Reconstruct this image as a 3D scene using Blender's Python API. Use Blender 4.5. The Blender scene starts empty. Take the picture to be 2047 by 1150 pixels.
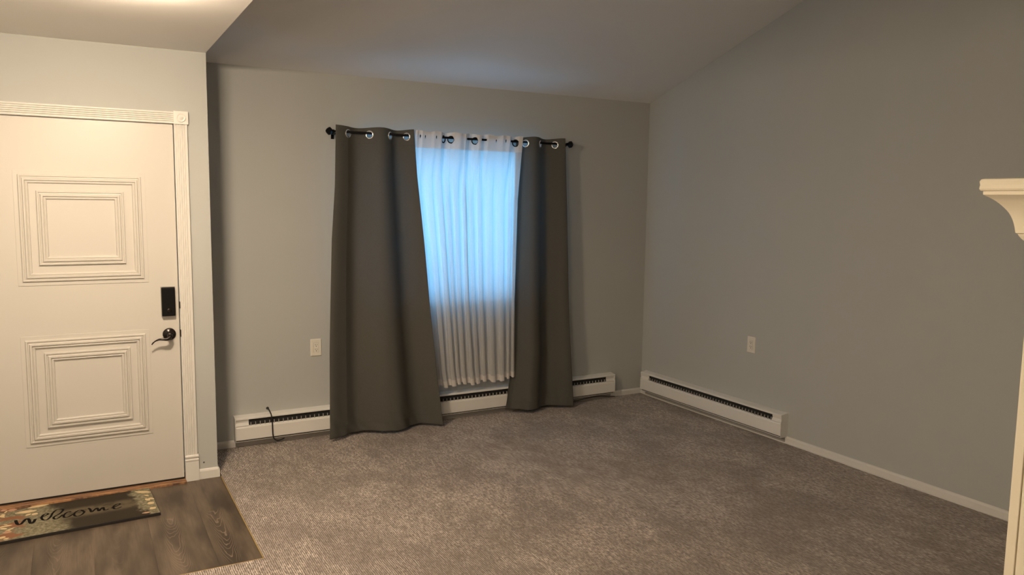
import bpy, bmesh, math, random
from mathutils import Vector, Matrix

random.seed(7)
scene = bpy.context.scene
PI = math.pi

# ------------------------------------------------------------------ camera
CAM = Vector((-0.6621, -5.2531, 1.6323))
YAW, PITCH, ROLL, F = 0.5083, -0.1091, 0.0132, 1556.95
cp, sp = math.cos(PITCH), math.sin(PITCH)
fwd = Vector((math.sin(YAW) * cp, math.cos(YAW) * cp, sp))
rt = Vector((math.cos(YAW), -math.sin(YAW), 0))
up = rt.cross(fwd)
r2 = rt * math.cos(ROLL) + up * math.sin(ROLL)
u2 = -rt * math.sin(ROLL) + up * math.cos(ROLL)
cam_data = bpy.data.cameras.new('camera')
cam_data.sensor_width = 36.0
cam_data.lens = F / 2047.0 * 36.0
cam = bpy.data.objects.new('camera', cam_data)
scene.collection.objects.link(cam)
cam.matrix_world = Matrix(((r2.x, u2.x, -fwd.x, CAM.x), (r2.y, u2.y, -fwd.y, CAM.y),
                           (r2.z, u2.z, -fwd.z, CAM.z), (0, 0, 0, 1)))
scene.camera = cam

# ------------------------------------------------------------------ world, lights, exposure
world = bpy.data.worlds.new('sky')
scene.world = world
world.use_nodes = True
wn = world.node_tree.nodes
wn['Background'].inputs['Color'].default_value = (0.22, 0.58, 1.0, 1)
wn['Background'].inputs['Strength'].default_value = 9.0

scene.view_settings.view_transform = 'Standard'
scene.view_settings.look = 'None'
scene.view_settings.gamma = 1
scene.view_settings.exposure = 0.10
scene.view_settings.use_curve_mapping = False
scene.cycles.use_denoising = True
scene.cycles.max_bounces = 12
scene.cycles.diffuse_bounces = 6
scene.cycles.transparent_max_bounces = 24
scene.cycles.transmission_bounces = 8
scene.cycles.sample_clamp_indirect = 8

LAMP_STRENGTH = 330.0
LAMP_COLOR = (1.0, 0.785, 0.555)
FILL_STRENGTH = 145.0  # glow of the added fill light beside the camera

WX0, WX1, WZ0, WZ1 = 0.985, 2.555, 0.865, 2.04      # window opening
pl = bpy.data.lights.new('window_daylight', 'AREA')
pl.shape = 'RECTANGLE'
pl.size, pl.size_y = WX1 - WX0, WZ1 - WZ0
pl.cycles.is_portal = True
po = bpy.data.objects.new('window_daylight', pl)
po.location = ((WX0 + WX1) / 2, 0.15, (WZ0 + WZ1) / 2)
po.rotation_euler = (-PI / 2, 0, 0)
scene.collection.objects.link(po)

# ------------------------------------------------------------------ helpers
C = scene.collection


def mat(name, color, rough=0.6, metal=0.0, spec=0.5, bump=None, var=None):
    m = bpy.data.materials.new(name)
    m.use_nodes = True
    nt = m.node_tree
    b = nt.nodes['Principled BSDF']
    b.inputs['Base Color'].default_value = (*color, 1)
    b.inputs['Roughness'].default_value = rough
    b.inputs['Metallic'].default_value = metal
    b.inputs['Specular IOR Level'].default_value = spec
    if bump or var:
        tc = nt.nodes.new('ShaderNodeTexCoord')
    if bump:
        sc, st, dist = bump
        n = nt.nodes.new('ShaderNodeTexNoise')
        n.inputs['Scale'].default_value = sc
        n.inputs['Detail'].default_value = 4
        nt.links.new(tc.outputs['Object'], n.inputs['Vector'])
        bp = nt.nodes.new('ShaderNodeBump')
        bp.inputs['Strength'].default_value = st
        bp.inputs['Distance'].default_value = dist
        nt.links.new(n.outputs['Fac'], bp.inputs['Height'])
        nt.links.new(bp.outputs['Normal'], b.inputs['Normal'])
    if var:
        sc, amt = var
        n = nt.nodes.new('ShaderNodeTexNoise')
        n.inputs['Scale'].default_value = sc
        nt.links.new(tc.outputs['Object'], n.inputs['Vector'])
        mx = nt.nodes.new('ShaderNodeMix')
        mx.data_type = 'RGBA'
        mx.inputs['A'].default_value = (*[c * (1 - amt) for c in color], 1)
        mx.inputs['B'].default_value = (*[min(1, c * (1 + amt)) for c in color], 1)
        nt.links.new(n.outputs['Fac'], mx.inputs['Factor'])
        nt.links.new(mx.outputs['Result'], b.inputs['Base Color'])
    return m


def bm_obj(name, bm, material, parent=None, smooth=False, recalc=True):
    me = bpy.data.meshes.new(name)
    if recalc:
        bmesh.ops.recalc_face_normals(bm, faces=bm.faces)
    bm.to_mesh(me)
    bm.free()
    for mm in (material if isinstance(material, (list, tuple)) else [material]):
        me.materials.append(mm)
    if smooth:
        me.shade_smooth()
    o = bpy.data.objects.new(name, me)
    C.objects.link(o)
    if parent:
        o.parent = parent
        o.matrix_parent_inverse = parent.matrix_basis.inverted()
    return o


def empty(name, loc=(0, 0, 0)):
    o = bpy.data.objects.new(name, None)
    o.location = loc
    o.empty_display_size = 0.05
    C.objects.link(o)
    return o


def tag(o, label=None, cat=None, group=None, kind=None):
    if label:
        o['label'] = label
    if cat:
        o['category'] = cat
    if group:
        o['group'] = group
    if kind:
        o['kind'] = kind
    return o


def box(bm, x0, x1, y0, y1, z0, z1, bevel=0.0, mi=0):
    vs = [bm.verts.new((x, y, z)) for x in (x0, x1) for y in (y0, y1) for z in (z0, z1)]
    idx = [(0, 1, 3, 2), (4, 6, 7, 5), (0, 4, 5, 1), (2, 3, 7, 6), (0, 2, 6, 4), (1, 5, 7, 3)]
    fs = [bm.faces.new([vs[i] for i in f]) for f in idx]
    for f in fs:
        f.material_index = mi
    if bevel:
        es = list({e for f in fs for e in f.edges})
        bmesh.ops.bevel(bm, geom=es, offset=bevel, segments=2, profile=0.6, affect='EDGES')
    return fs


def B(name, dims, material, parent=None, bevel=0.0):
    bm = bmesh.new()
    box(bm, *dims, bevel=bevel)
    return bm_obj(name, bm, material, parent)


def tube(bm, pts, rad, seg=8, cap=True):
    """swept tube through points; rad number or list"""
    pts = [Vector(p) for p in pts]
    n = len(pts)
    rr = rad if isinstance(rad, (list, tuple)) else [rad] * n
    rings = []
    prev = None
    for i, p in enumerate(pts):
        t = (pts[min(i + 1, n - 1)] - pts[max(i - 1, 0)]).normalized()
        if prev is None:
            a = Vector((0, 0, 1)) if abs(t.z) < 0.9 else Vector((1, 0, 0))
            nx = t.cross(a).normalized()
        else:
            nx = (prev - t * prev.dot(t)).normalized()
        prev = nx
        ny = t.cross(nx)
        rings.append([bm.verts.new(p + (nx * math.cos(2 * PI * k / seg) + ny * math.sin(2 * PI * k / seg)) * rr[i]) for k in range(seg)])
    for i in range(n - 1):
        for k in range(seg):
            bm.faces.new((rings[i][k], rings[i][(k + 1) % seg], rings[i + 1][(k + 1) % seg], rings[i + 1][k]))
    if cap:
        bm.faces.new(rings[0][::-1])
        bm.faces.new(rings[-1])


def smooth_pts(pts, sub=6):
    """Catmull-Rom"""
    P = [Vector(p) for p in pts]
    out = []
    for i in range(len(P) - 1):
        p0, p1, p2, p3 = P[max(i - 1, 0)], P[i], P[i + 1], P[min(i + 2, len(P) - 1)]
        for k in range(sub):
            t = k / sub
            out.append(0.5 * ((2 * p1) + (-p0 + p2) * t + (2 * p0 - 5 * p1 + 4 * p2 - p3) * t * t + (-p0 + 3 * p1 - 3 * p2 + p3) * t ** 3))
    out.append(P[-1])
    return out


def extrude_profile(bm, prof, axis, a0, a1, mi=0):
    """closed profile extruded; axis 'x': prof=(y,z); axis 'y': prof=(x,z); axis 'z': prof=(x,y)"""
    def pt(p, a):
        return {'x': (a, p[0], p[1]), 'y': (p[0], a, p[1]), 'z': (p[0], p[1], a)}[axis]
    A = [bm.verts.new(pt(p, a0)) for p in prof]
    Bv = [bm.verts.new(pt(p, a1)) for p in prof]
    n = len(prof)
    fs = [bm.faces.new((A[i], A[(i + 1) % n], Bv[(i + 1) % n], Bv[i])) for i in range(n)]
    fs.append(bm.faces.new(A[::-1]))
    fs.append(bm.faces.new(Bv))
    for f in fs:
        f.material_index = mi


def lathe(bm, prof, origin, ax, seg=24):
    """prof=(r,h) revolved about axis ax from origin"""
    o = Vector(origin)
    ax = Vector(ax).normalized()
    a = Vector((0, 0, 1)) if abs(ax.z) < 0.9 else Vector((1, 0, 0))
    nx = ax.cross(a).normalized()
    ny = ax.cross(nx)
    rings = []
    for r, h in prof:
        if r < 1e-6:
            rings.append([bm.verts.new(o + ax * h)])
        else:
            rings.append([bm.verts.new(o + ax * h + (nx * math.cos(2 * PI * k / seg) + ny * math.sin(2 * PI * k / seg)) * r) for k in range(seg)])
    for i in range(len(rings) - 1):
        A, Bq = rings[i], rings[i + 1]
        for k in range(seg):
            k2 = (k + 1) % seg
            if len(A) == 1 and len(Bq) == 1:
                continue
            if len(A) == 1:
                bm.faces.new((A[0], Bq[k2], Bq[k]))
            elif len(Bq) == 1:
                bm.faces.new((A[k], A[k2], Bq[0]))
            else:
                bm.faces.new((A[k], A[k2], Bq[k2], Bq[k]))


# ------------------------------------------------------------------ materials
M = {}
M['paint'] = mat('wall_paint', (0.450, 0.464, 0.455), 0.75, spec=0.25, bump=(90, 0.08, 0.002), var=(1.3, 0.03))
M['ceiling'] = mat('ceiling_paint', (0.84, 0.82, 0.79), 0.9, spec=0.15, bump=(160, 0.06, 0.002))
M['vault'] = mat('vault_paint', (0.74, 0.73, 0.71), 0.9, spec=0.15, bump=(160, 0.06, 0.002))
M['white'] = mat('white_trim_paint', (0.70, 0.69, 0.665), 0.42, spec=0.4, bump=(35, 0.05, 0.002))
M['door'] = mat('door_paint', (0.575, 0.555, 0.52), 0.36, spec=0.45, bump=(18, 0.10, 0.003))
M['heater'] = mat('heater_enamel', (0.76, 0.75, 0.72), 0.45)
M['heater_dark'] = mat('heater_inside_shade', (0.012, 0.012, 0.012), 0.7)
M['fin'] = mat('fin_metal', (0.45, 0.44, 0.42), 0.5, 0.3)
M['lip'] = mat('heater_underside', (0.36, 0.35, 0.33), 0.55)
M['black'] = mat('black_metal', (0.006, 0.0055, 0.006), 0.55, spec=0.12)
M['bronze'] = mat('dark_bronze', (0.018, 0.013, 0.012), 0.25, 0.4)
M['chrome'] = mat('chrome', (0.85, 0.86, 0.88), 0.15, 1.0)
M['ivory'] = mat('outlet_plastic', (0.74, 0.71, 0.64), 0.4)
M['hole'] = mat('slot_dark', (0.02, 0.017, 0.014), 0.9)
M['cream'] = mat('cream_paint', (0.80, 0.74, 0.60), 0.45, bump=(25, 0.06, 0.002), var=(3, 0.03))
M['brass'] = mat('gold_edge', (0.50, 0.36, 0.16), 0.45, 0.5)
M['cable'] = mat('cable_black', (0.015, 0.014, 0.014), 0.3)
M['rubber'] = mat('mat_rubber', (0.016, 0.014, 0.013), 0.6)


def nodes(m):
    nt = m.node_tree
    return nt, nt.nodes, nt.links, nt.nodes['Principled BSDF']


def math_node(nt, op, a, b=None, c=None):
    n = nt.nodes.new('ShaderNodeMath')
    n.operation = op
    for i, v in enumerate((a, b, c)):
        if v is None:
            continue
        if isinstance(v, (int, float)):
            n.inputs[i].default_value = v
        else:
            nt.links.new(v, n.inputs[i])
    return n.outputs[0]


def maprange(nt, v, a, b, c=0.0, d=1.0, smooth=True):
    n = nt.nodes.new('ShaderNodeMapRange')
    if smooth:
        n.interpolation_type = 'SMOOTHSTEP'
    nt.links.new(v, n.inputs['Value'])
    n.inputs['From Min'].default_value = a
    n.inputs['From Max'].default_value = b
    n.inputs['To Min'].default_value = c
    n.inputs['To Max'].default_value = d
    return n.outputs['Result']


def mixc(nt, f, a, b):
    n = nt.nodes.new('ShaderNodeMix')
    n.data_type = 'RGBA'
    for k, v in (('Factor', f), ('A', a), ('B', b)):
        if isinstance(v, (int, float)):
            n.inputs[k].default_value = v
        elif isinstance(v, tuple):
            n.inputs[k].default_value = (*v, 1)
        else:
            nt.links.new(v, n.inputs[k])
    return n.outputs['Result']


def noise(nt, vec, scale, detail=3, rough=0.5, sx=(1, 1, 1)):
    mp = nt.nodes.new('ShaderNodeMapping')
    mp.inputs['Scale'].default_value = sx
    nt.links.new(vec, mp.inputs['Vector'])
    n = nt.nodes.new('ShaderNodeTexNoise')
    n.inputs['Scale'].default_value = scale
    n.inputs['Detail'].default_value = detail
    n.inputs['Roughness'].default_value = rough
    nt.links.new(mp.outputs['Vector'], n.inputs['Vector'])
    return n.outputs['Fac']


# carpet: cut loop pile in narrow ribs that run front to back
M['carpet'] = mat('ribbed_carpet', (0.3, 0.25, 0.2), 0.95, spec=0.1)
nt, nn, L, bs = nodes(M['carpet'])
tc = nt.nodes.new('ShaderNodeTexCoord')
obj_c = tc.outputs['Object']
sep = nt.nodes.new('ShaderNodeSeparateXYZ')
L.new(obj_c, sep.inputs[0])
wob = noise(nt, obj_c, 22, 2, 0.5, (1, 0.6, 1))
xw = math_node(nt, 'MULTIPLY_ADD', wob, 0.009, sep.outputs['X'])
rib = math_node(nt, 'SINE', math_node(nt, 'MULTIPLY', xw, 2 * PI / 0.0090))
rib01 = math_node(nt, 'MULTIPLY_ADD', rib, 0.5, 0.5)
tuft = noise(nt, obj_c, 1.0, 2, 0.6, (125, 42, 1))
h = math_node(nt, 'ADD', math_node(nt, 'MULTIPLY', rib01, 0.50), math_node(nt, 'MULTIPLY', tuft, 1.45))
hh = maprange(nt, h, 0.66, 1.34)
patch = noise(nt, obj_c, 3.2, 4, 0.6, (1, 0.7, 1))
fleck = noise(nt, obj_c, 1.0, 3, 0.6, (55, 13, 1))
dark = mixc(nt, maprange(nt, patch, 0.35, 0.65), (0.115, 0.096, 0.086), (0.145, 0.123, 0.108))
light = mixc(nt, maprange(nt, patch, 0.35, 0.65), (0.57, 0.492, 0.452), (0.73, 0.64, 0.585))
col = mixc(nt, hh, dark, light)
col = mixc(nt, maprange(nt, fleck, 0.40, 0.66, 0.0, 0.55), col, (0.15, 0.120, 0.100))
nap = math_node(nt, 'ADD', math_node(nt, 'MULTIPLY', noise(nt, obj_c, 1.7, 3, 0.55), 0.6), math_node(nt, 'MULTIPLY', noise(nt, obj_c, 1.0, 2, 0.5, (11, 6, 1)), 0.4))
col = mixc(nt, maprange(nt, nap, 0.38, 0.60, 0.55, 0.0), col, (0.17, 0.140, 0.122))
L.new(col, bs.inputs['Base Color'])
bp = nt.nodes.new('ShaderNodeBump')
bp.inputs['Strength'].default_value = 0.7
bp.inputs['Distance'].default_value = 0.004
L.new(h, bp.inputs['Height'])
L.new(bp.outputs['Normal'], bs.inputs['Normal'])
bs.inputs['Sheen Weight'].default_value = 0.15

# laminate planks
M['plank'] = mat('grey_brown_laminate', (0.12, 0.09, 0.07), 0.42, spec=0.35)
nt, nn, L, bs = nodes(M['plank'])
tc = nt.nodes.new('ShaderNodeTexCoord')
oi = nt.nodes.new('ShaderNodeObjectInfo')
cmb = nt.nodes.new('ShaderNodeCombineXYZ')
L.new(math_node(nt, 'MULTIPLY', oi.outputs['Random'], 3.0), cmb.inputs['Y'])
L.new(math_node(nt, 'MULTIPLY', oi.outputs['Random'], 7.0), cmb.inputs['Z'])
va = nt.nodes.new('ShaderNodeVectorMath')
va.operation = 'ADD'
L.new(tc.outputs['Object'], va.inputs[0])
L.new(cmb.outputs[0], va.inputs[1])
vv = va.outputs[0]
grain = noise(nt, vv, 1.0, 4, 0.65, (160, 5, 1))
broad = noise(nt, vv, 1.0, 3, 0.55, (11, 2.2, 1))
sp_ = nt.nodes.new('ShaderNodeSeparateXYZ')
L.new(tc.outputs['Object'], sp_.inputs[0])
# cathedral figure: nested U shapes along the board
xx = math_node(nt, 'MULTIPLY', math_node(nt, 'ADD', sp_.outputs['X'], 0.026), 19.0)
x2 = math_node(nt, 'MULTIPLY', xx, xx)
wn1 = noise(nt, vv, 1.0, 3, 0.5, (9, 3.0, 1))
ph = math_node(nt, 'ADD', math_node(nt, 'MULTIPLY', sp_.outputs['Y'], -3.2), math_node(nt, 'ADD', x2, math_node(nt, 'MULTIPLY', wn1, 1.6)))
ring = math_node(nt, 'SINE', math_node(nt, 'MULTIPLY', ph, 30.0))
line = maprange(nt, ring, 0.80, 1.0)
at = nt.nodes.new('ShaderNodeAttribute')
at.attribute_type = 'OBJECT'
at.attribute_name = 'figure'
ax_ = math_node(nt, 'ABSOLUTE', math_node(nt, 'ADD', sp_.outputs['X'], 0.026))
wid = maprange(nt, math_node(nt, 'ADD', ax_, math_node(nt, 'MULTIPLY', wn1, 0.02)), 0.062, 0.040)
lenm = math_node(nt, 'MULTIPLY', maprange(nt, sp_.outputs['Y'], 0.12, 0.02), maprange(nt, sp_.outputs['Y'], -0.62, -0.52))
cath = math_node(nt, 'MULTIPLY', math_node(nt, 'MULTIPLY', line, at.outputs['Fac']), math_node(nt, 'MULTIPLY', wid, lenm))
c1 = mixc(nt, maprange(nt, broad, 0.32, 0.68), (0.048, 0.035, 0.025), (0.135, 0.102, 0.074))
c2 = mixc(nt, maprange(nt, grain, 0.35, 0.75, 0.0, 0.5), c1, (0.062, 0.046, 0.034))
c3 = mixc(nt, math_node(nt, 'MULTIPLY', cath, 0.42), c2, (0.33, 0.26, 0.20))
L.new(c3, bs.inputs['Base Color'])
bp = nt.nodes.new('ShaderNodeBump')
bp.inputs['Strength'].default_value = 0.15
bp.inputs['Distance'].default_value = 0.001
L.new(grain, bp.inputs['Height'])
L.new(bp.outputs['Normal'], bs.inputs['Normal'])

# worn wood threshold
M['threshold'] = mat('worn_wood', (0.36, 0.18, 0.08), 0.5)
nt, nn, L, bs = nodes(M['threshold'])
tc = nt.nodes.new('ShaderNodeTexCoord')
g = noise(nt, tc.outputs['Object'], 1.0, 4, 0.7, (6, 160, 1))
L.new(mixc(nt, maprange(nt, g, 0.42, 0.60), (0.09, 0.05, 0.035), (0.46, 0.24, 0.11)), bs.inputs['Base Color'])

# door mat print
M['matprint'] = mat('mat_print', (0.1, 0.1, 0.1), 0.85, spec=0.15)
nt, nn, L, bs = nodes(M['matprint'])
tc = nt.nodes.new('ShaderNodeTexCoord')
sep = nt.nodes.new('ShaderNodeSeparateXYZ')
L.new(tc.outputs['Object'], sep.inputs[0])
n1 = noise(nt, tc.outputs['Object'], 14, 3, 0.6)
n2 = noise(nt, tc.outputs['Object'], 9, 2, 0.5, (1, 2.2, 1))
n3 = noise(nt, tc.outputs['Object'], 60, 3, 0.6)
xq = math_node(nt, 'MULTIPLY_ADD', n1, 0.16, math_node(nt, 'MULTIPLY_ADD', sep.outputs['Y'], 0.14, sep.outputs['X']))
yy = math_node(nt, 'ABSOLUTE', math_node(nt, 'ADD', sep.outputs['Y'], -0.008))
halo = math_node(nt, 'MULTIPLY', maprange(nt, yy, 0.090, 0.035), maprange(nt, n1, 0.25, 0.60))
cent = math_node(nt, 'MULTIPLY', maprange(nt, xq, -0.045, 0.055), maprange(nt, xq, 0.385, 0.350))
green = mixc(nt, maprange(nt, n3, 0.35, 0.7), (0.125, 0.112, 0.070), (0.26, 0.235, 0.165))
red = mixc(nt, maprange(nt, n2, 0.50, 0.58), green, (0.21, 0.10, 0.055))
redx = mixc(nt, maprange(nt, sep.outputs['X'], -0.24, -0.20), red, green)
L.new(mixc(nt, cent, redx, mixc(nt, halo, (0.032, 0.025, 0.017), (0.105, 0.085, 0.056))), bs.inputs['Base Color'])
M['leaf'] = mat('mat_leaf_cream', (0.55, 0.42, 0.25), 0.85, spec=0.15, var=(30, 0.15))
M['leafpink'] = mat('mat_leaf_rose', (0.42, 0.24, 0.16), 0.85, spec=0.15)
M['letter'] = mat('mat_letter', (0.006, 0.005, 0.004), 0.9, spec=0.1)


def fabric(name, color, transl, transp, weave=900, tcol=None):
    m = bpy.data.materials.new(name)
    m.use_nodes = True
    nt = m.node_tree
    nt.nodes.remove(nt.nodes['Principled BSDF'])
    out = nt.nodes['Material Output']
    tc = nt.nodes.new('ShaderNodeTexCoord')
    nz = noise(nt, tc.outputs['Object'], 1.0, 2, 0.5, (weave, weave, weave * 0.35))
    colr = mixc(nt, maprange(nt, nz, 0.3, 0.7), tuple(c * 0.88 for c in color), tuple(min(1, c * 1.12) for c in color))
    bp = nt.nodes.new('ShaderNodeBump')
    bp.inputs['Strength'].default_value = 0.12
    bp.inputs['Distance'].default_value = 0.001
    nt.links.new(nz, bp.inputs['Height'])
    d = nt.nodes.new('ShaderNodeBsdfDiffuse')
    nt.links.new(colr, d.inputs['Color'])
    nt.links.new(bp.outputs['Normal'], d.inputs['Normal'])
    t = nt.nodes.new('ShaderNodeBsdfTranslucent')
    t.inputs['Color'].default_value = (*(tcol or color), 1)
    mx = nt.nodes.new('ShaderNodeMixShader')
    mx.inputs[0].default_value = transl
    nt.links.new(d.outputs[0], mx.inputs[1])
    nt.links.new(t.outputs[0], mx.inputs[2])
    last = mx
    if transp:
        tr = nt.nodes.new('ShaderNodeBsdfTransparent')
        m2 = nt.nodes.new('ShaderNodeMixShader')
        m2.inputs[0].default_value = transp
        nt.links.new(mx.outputs[0], m2.inputs[1])
        nt.links.new(tr.outputs[0], m2.inputs[2])
        last = m2
    nt.links.new(last.outputs[0], out.inputs['Surface'])
    return m


M['drape'] = fabric('charcoal_taupe_fabric', (0.102, 0.099, 0.089), 0.07, 0, 700, (0.26, 0.27, 0.26))
M['lining'] = fabric('pale_curtain_lining', (0.72, 0.72, 0.70), 0.40, 0, 700, (0.55, 0.57, 0.58))
M['sheer'] = fabric('white_sheer_fabric', (0.74, 0.74, 0.74), 0.44, 0.09, 900, (0.48, 0.50, 0.49))
M['sheerband'] = fabric('white_sheer_double', (0.74, 0.71, 0.69), 0.16, 0.05, 900)
M['blind'] = fabric('white_vinyl_slat', (0.84, 0.85, 0.86), 0.50, 0, 50, (0.88, 0.90, 0.92))

g = bpy.data.materials.new('window_glass')
g.use_nodes = True
nt = g.node_tree
nt.nodes.remove(nt.nodes['Principled BSDF'])
tr = nt.nodes.new('ShaderNodeBsdfTransparent')
tr.inputs['Color'].default_value = (0.93, 0.96, 0.97, 1)
gl = nt.nodes.new('ShaderNodeBsdfGlossy')
gl.inputs['Roughness'].default_value = 0.02
mx = nt.nodes.new('ShaderNodeMixShader')
mx.inputs[0].default_value = 0.06
nt.links.new(tr.outputs[0], mx.inputs[1])
nt.links.new(gl.outputs[0], mx.inputs[2])
nt.links.new(mx.outputs[0], nt.nodes['Material Output'].inputs['Surface'])
M['glass'] = g

e = bpy.data.materials.new('lamp_glass')
e.use_nodes = True
nt = e.node_tree
b = nt.nodes['Principled BSDF']
b.inputs['Base Color'].default_value = (0.9, 0.85, 0.75, 1)
b.inputs['Emission Color'].default_value = (*LAMP_COLOR, 1)
b.inputs['Emission Strength'].default_value = LAMP_STRENGTH
M['lamp'] = e
e2 = e.copy()
e2.name = 'fill_lamp_glow'
e2.node_tree.nodes['Principled BSDF'].inputs['Emission Strength'].default_value = FILL_STRENGTH
M['fill_lamp'] = e2

# ------------------------------------------------------------------ the shell
XR = 3.5621       # right wall
YD = -0.5208      # door wall face
HC = 2.44         # entry ceiling
H1 = 2.4702       # vault spring height at window wall
SL = 0.3244       # vault slope
YB = -8.0         # back wall
XL = -1.75        # left wall
RIDGE = -4.3


def S(o):
    o['kind'] = 'structure'
    return o


bm = bmesh.new()
W0, W1 = 0.0, 0.16
box(bm, -0.12, WX0, W0, W1, -0.1, 2.6)
box(bm, WX1, XR + 0.12, W0, W1, -0.1, 2.6)
box(bm, WX0, WX1, W0, W1, -0.1, WZ0)
box(bm, WX0, WX1, W0, W1, WZ1, 2.6)
S(bm_obj('wall_window', bm, M['paint']))

DX1 = -0.1785          # door opening right side
DX0 = DX1 - 0.920
bm = bmesh.new()
box(bm, XL - 0.12, DX0 - 0.004, YD, YD + 0.14, -0.1, HC)
box(bm, DX1 + 0.004, 0.0, YD, YD + 0.14, -0.1, HC)
box(bm, DX0 - 0.004, DX1 + 0.004, YD, YD + 0.14, 2.043, HC)
box(bm, -0.12, 0.0, YD + 0.14, 0.0, -0.1, HC)
S(bm_obj('wall_door', bm, M['paint']))

bm = bmesh.new()
box(bm, XR, XR + 0.12, YB, 0.0, -0.1, 4.1)
S(bm_obj('wall_right', bm, M['paint']))
bm = bmesh.new()
box(bm, XL - 0.12, XR + 0.12, YB - 0.12, YB, -0.1, 4.1)
S(bm_obj('wall_back', bm, M['paint']))
bm = bmesh.new()
box(bm, XL - 0.12, XL, YB, YD, -0.1, HC)
S(bm_obj('wall_left', bm, M['paint']))
bm = bmesh.new()
box(bm, -0.12, 0.0, YB, 0.0, HC, 4.1)
S(bm_obj('wall_above_entry', bm, M['paint']))

bm = bmesh.new()
box(bm, XL - 0.12, -0.12, YB, YD + 0.14, HC, HC + 0.08)
box(bm, -0.12, -0.0005, YB, YD + 0.001, HC - 0.002, HC)
box(bm, XL - 0.12, -0.12, YB, YD + 0.001, HC - 0.002, HC)
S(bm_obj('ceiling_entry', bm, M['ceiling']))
bm = bmesh.new()
zr = H1 - SL * RIDGE
prof = [(0.16, H1 - SL * 0.16), (RIDGE, zr), (YB - 0.12, zr + SL * (YB - 0.12 - RIDGE)),
        (YB - 0.12, zr + SL * (YB - 0.12 - RIDGE) + 0.1), (RIDGE, zr + 0.1), (0.16, H1 - SL * 0.16 + 0.1)]
extrude_profile(bm, prof, 'x', -0.12, XR + 0.12)
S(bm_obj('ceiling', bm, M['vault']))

# floor: sub-floor slab with laminate planks at the entry
FY0, FX1 = -1.735, 0.016
bm = bmesh.new()
box(bm, XL - 0.12, XR + 0.12, YB - 0.12, 0.16, -0.06, -0.012)
floor = S(bm_obj('floor', bm, mat('subfloor', (0.12, 0.10, 0.08), 0.9)))
xs = [XL, -1.64, -1.395, -1.15, -0.905, -0.66, -0.415, -0.170, FX1 - 0.004]
for i in range(len(xs) - 1):
    splits = [FY0 + 0.002, YD + 0.01] if i % 2 == 0 or i > 4 else [FY0 + 0.002, YD + 0.01]
    for j in range(len(splits) - 1):
        cx, cy = (xs[i] + xs[i + 1]) / 2, (splits[j] + splits[j + 1]) / 2
        w, l = (xs[i + 1] - xs[i]) / 2 - 0.0002, (splits[j + 1] - splits[j]) / 2 - 0.0006
        bm = bmesh.new()
        box(bm, -w, w, -l, l, -0.012, -0.0015, bevel=0.0003)
        o = bm_obj('plank', bm, M['plank'])
        o['figure'] = {6: 1.0, 7: 1.0, 3: 0.35, 4: 0.5}.get(i, 0.15)
        o.location = (cx, cy, 0)
        o.parent = floor

# carpet
bm = bmesh.new()
def carpet_quad(x0, x1, y0, y1):
    box(bm, x0, x1, y0, y1, -0.0125, 0.0)
carpet_quad(FX1 + 0.003, XR - 0.001, YB, -0.001)
carpet_quad(XL + 0.001, FX1 + 0.003, YB, FY0 - 0.003)
carpet = bm_obj('carpet', bm, M['carpet'])
tag(carpet, 'grey brown ribbed loop pile wall to wall carpet', 'carpet', kind='stuff')

bm = bmesh.new()
box(bm, FX1 - 0.003, FX1 + 0.002, FY0 - 0.002, YD - 0.012, -0.012, 0.0015)
o = bm_obj('trim_1', bm, M['brass'])
S(o)
bm = bmesh.new()
box(bm, XL, FX1 + 0.002, FY0 - 0.004, FY0, -0.012, 0.0008)
S(bm_obj('trim_2', bm, M['brass']))

# baseboards
def base_prof_y(y, t=0.012, hgt=0.045, s=-1):
    return [(y, -0.011), (y + s * t, -0.011), (y + s * t, hgt - 0.012), (y + s * (t - 0.003), hgt - 0.003), (y + s * 0.004, hgt), (y, hgt)]

bm = bmesh.new()
extrude_profile(bm, base_prof_y(0.0, 0.012, 0.046), 'x', 0.0, XR)
S(bm_obj('baseboard_window_side', bm, M['white']))
bm = bmesh.new()
extrude_profile(bm, base_prof_y(XR, 0.012, 0.048), 'y', YB, -0.012)
S(bm_obj('baseboard_right', bm, M['white']))
bm = bmesh.new()
extrude_profile(bm, base_prof_y(YD, 0.013, 0.057), 'x', -0.104, 0.0)
extrude_profile(bm, base_prof_y(YD, 0.013, 0.057), 'x', XL, DX0 - 0.075)
extrude_profile(bm, [(0.0, -0.011), (0.010, -0.011), (0.010, 0.045), (0.007, 0.054), (0.003, 0.057), (0.0, 0.057)], 'y', YD - 0.013, 0.0)
S(bm_obj('baseboard_entry', bm, M['white']))
# loose quarter strip where the carpet edge lifts along the right wall
bm = bmesh.new()
pts = []
for k in range(41):
    t = k / 40
    y = -0.05 - 3.3 * t
    bow = 0.006 + 0.007 * max(0, math.sin(PI * (t - 0.52) / 0.42)) ** 2 * (0.52 < t < 0.94) + 0.003 * math.sin(t * 9)
    pts.append((XR - 0.012 - bow, y, 0.0035))
tube(bm, pts, 0.0045, 6)
S(bm_obj('trim_3', bm, M['white'], smooth=True))

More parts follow.
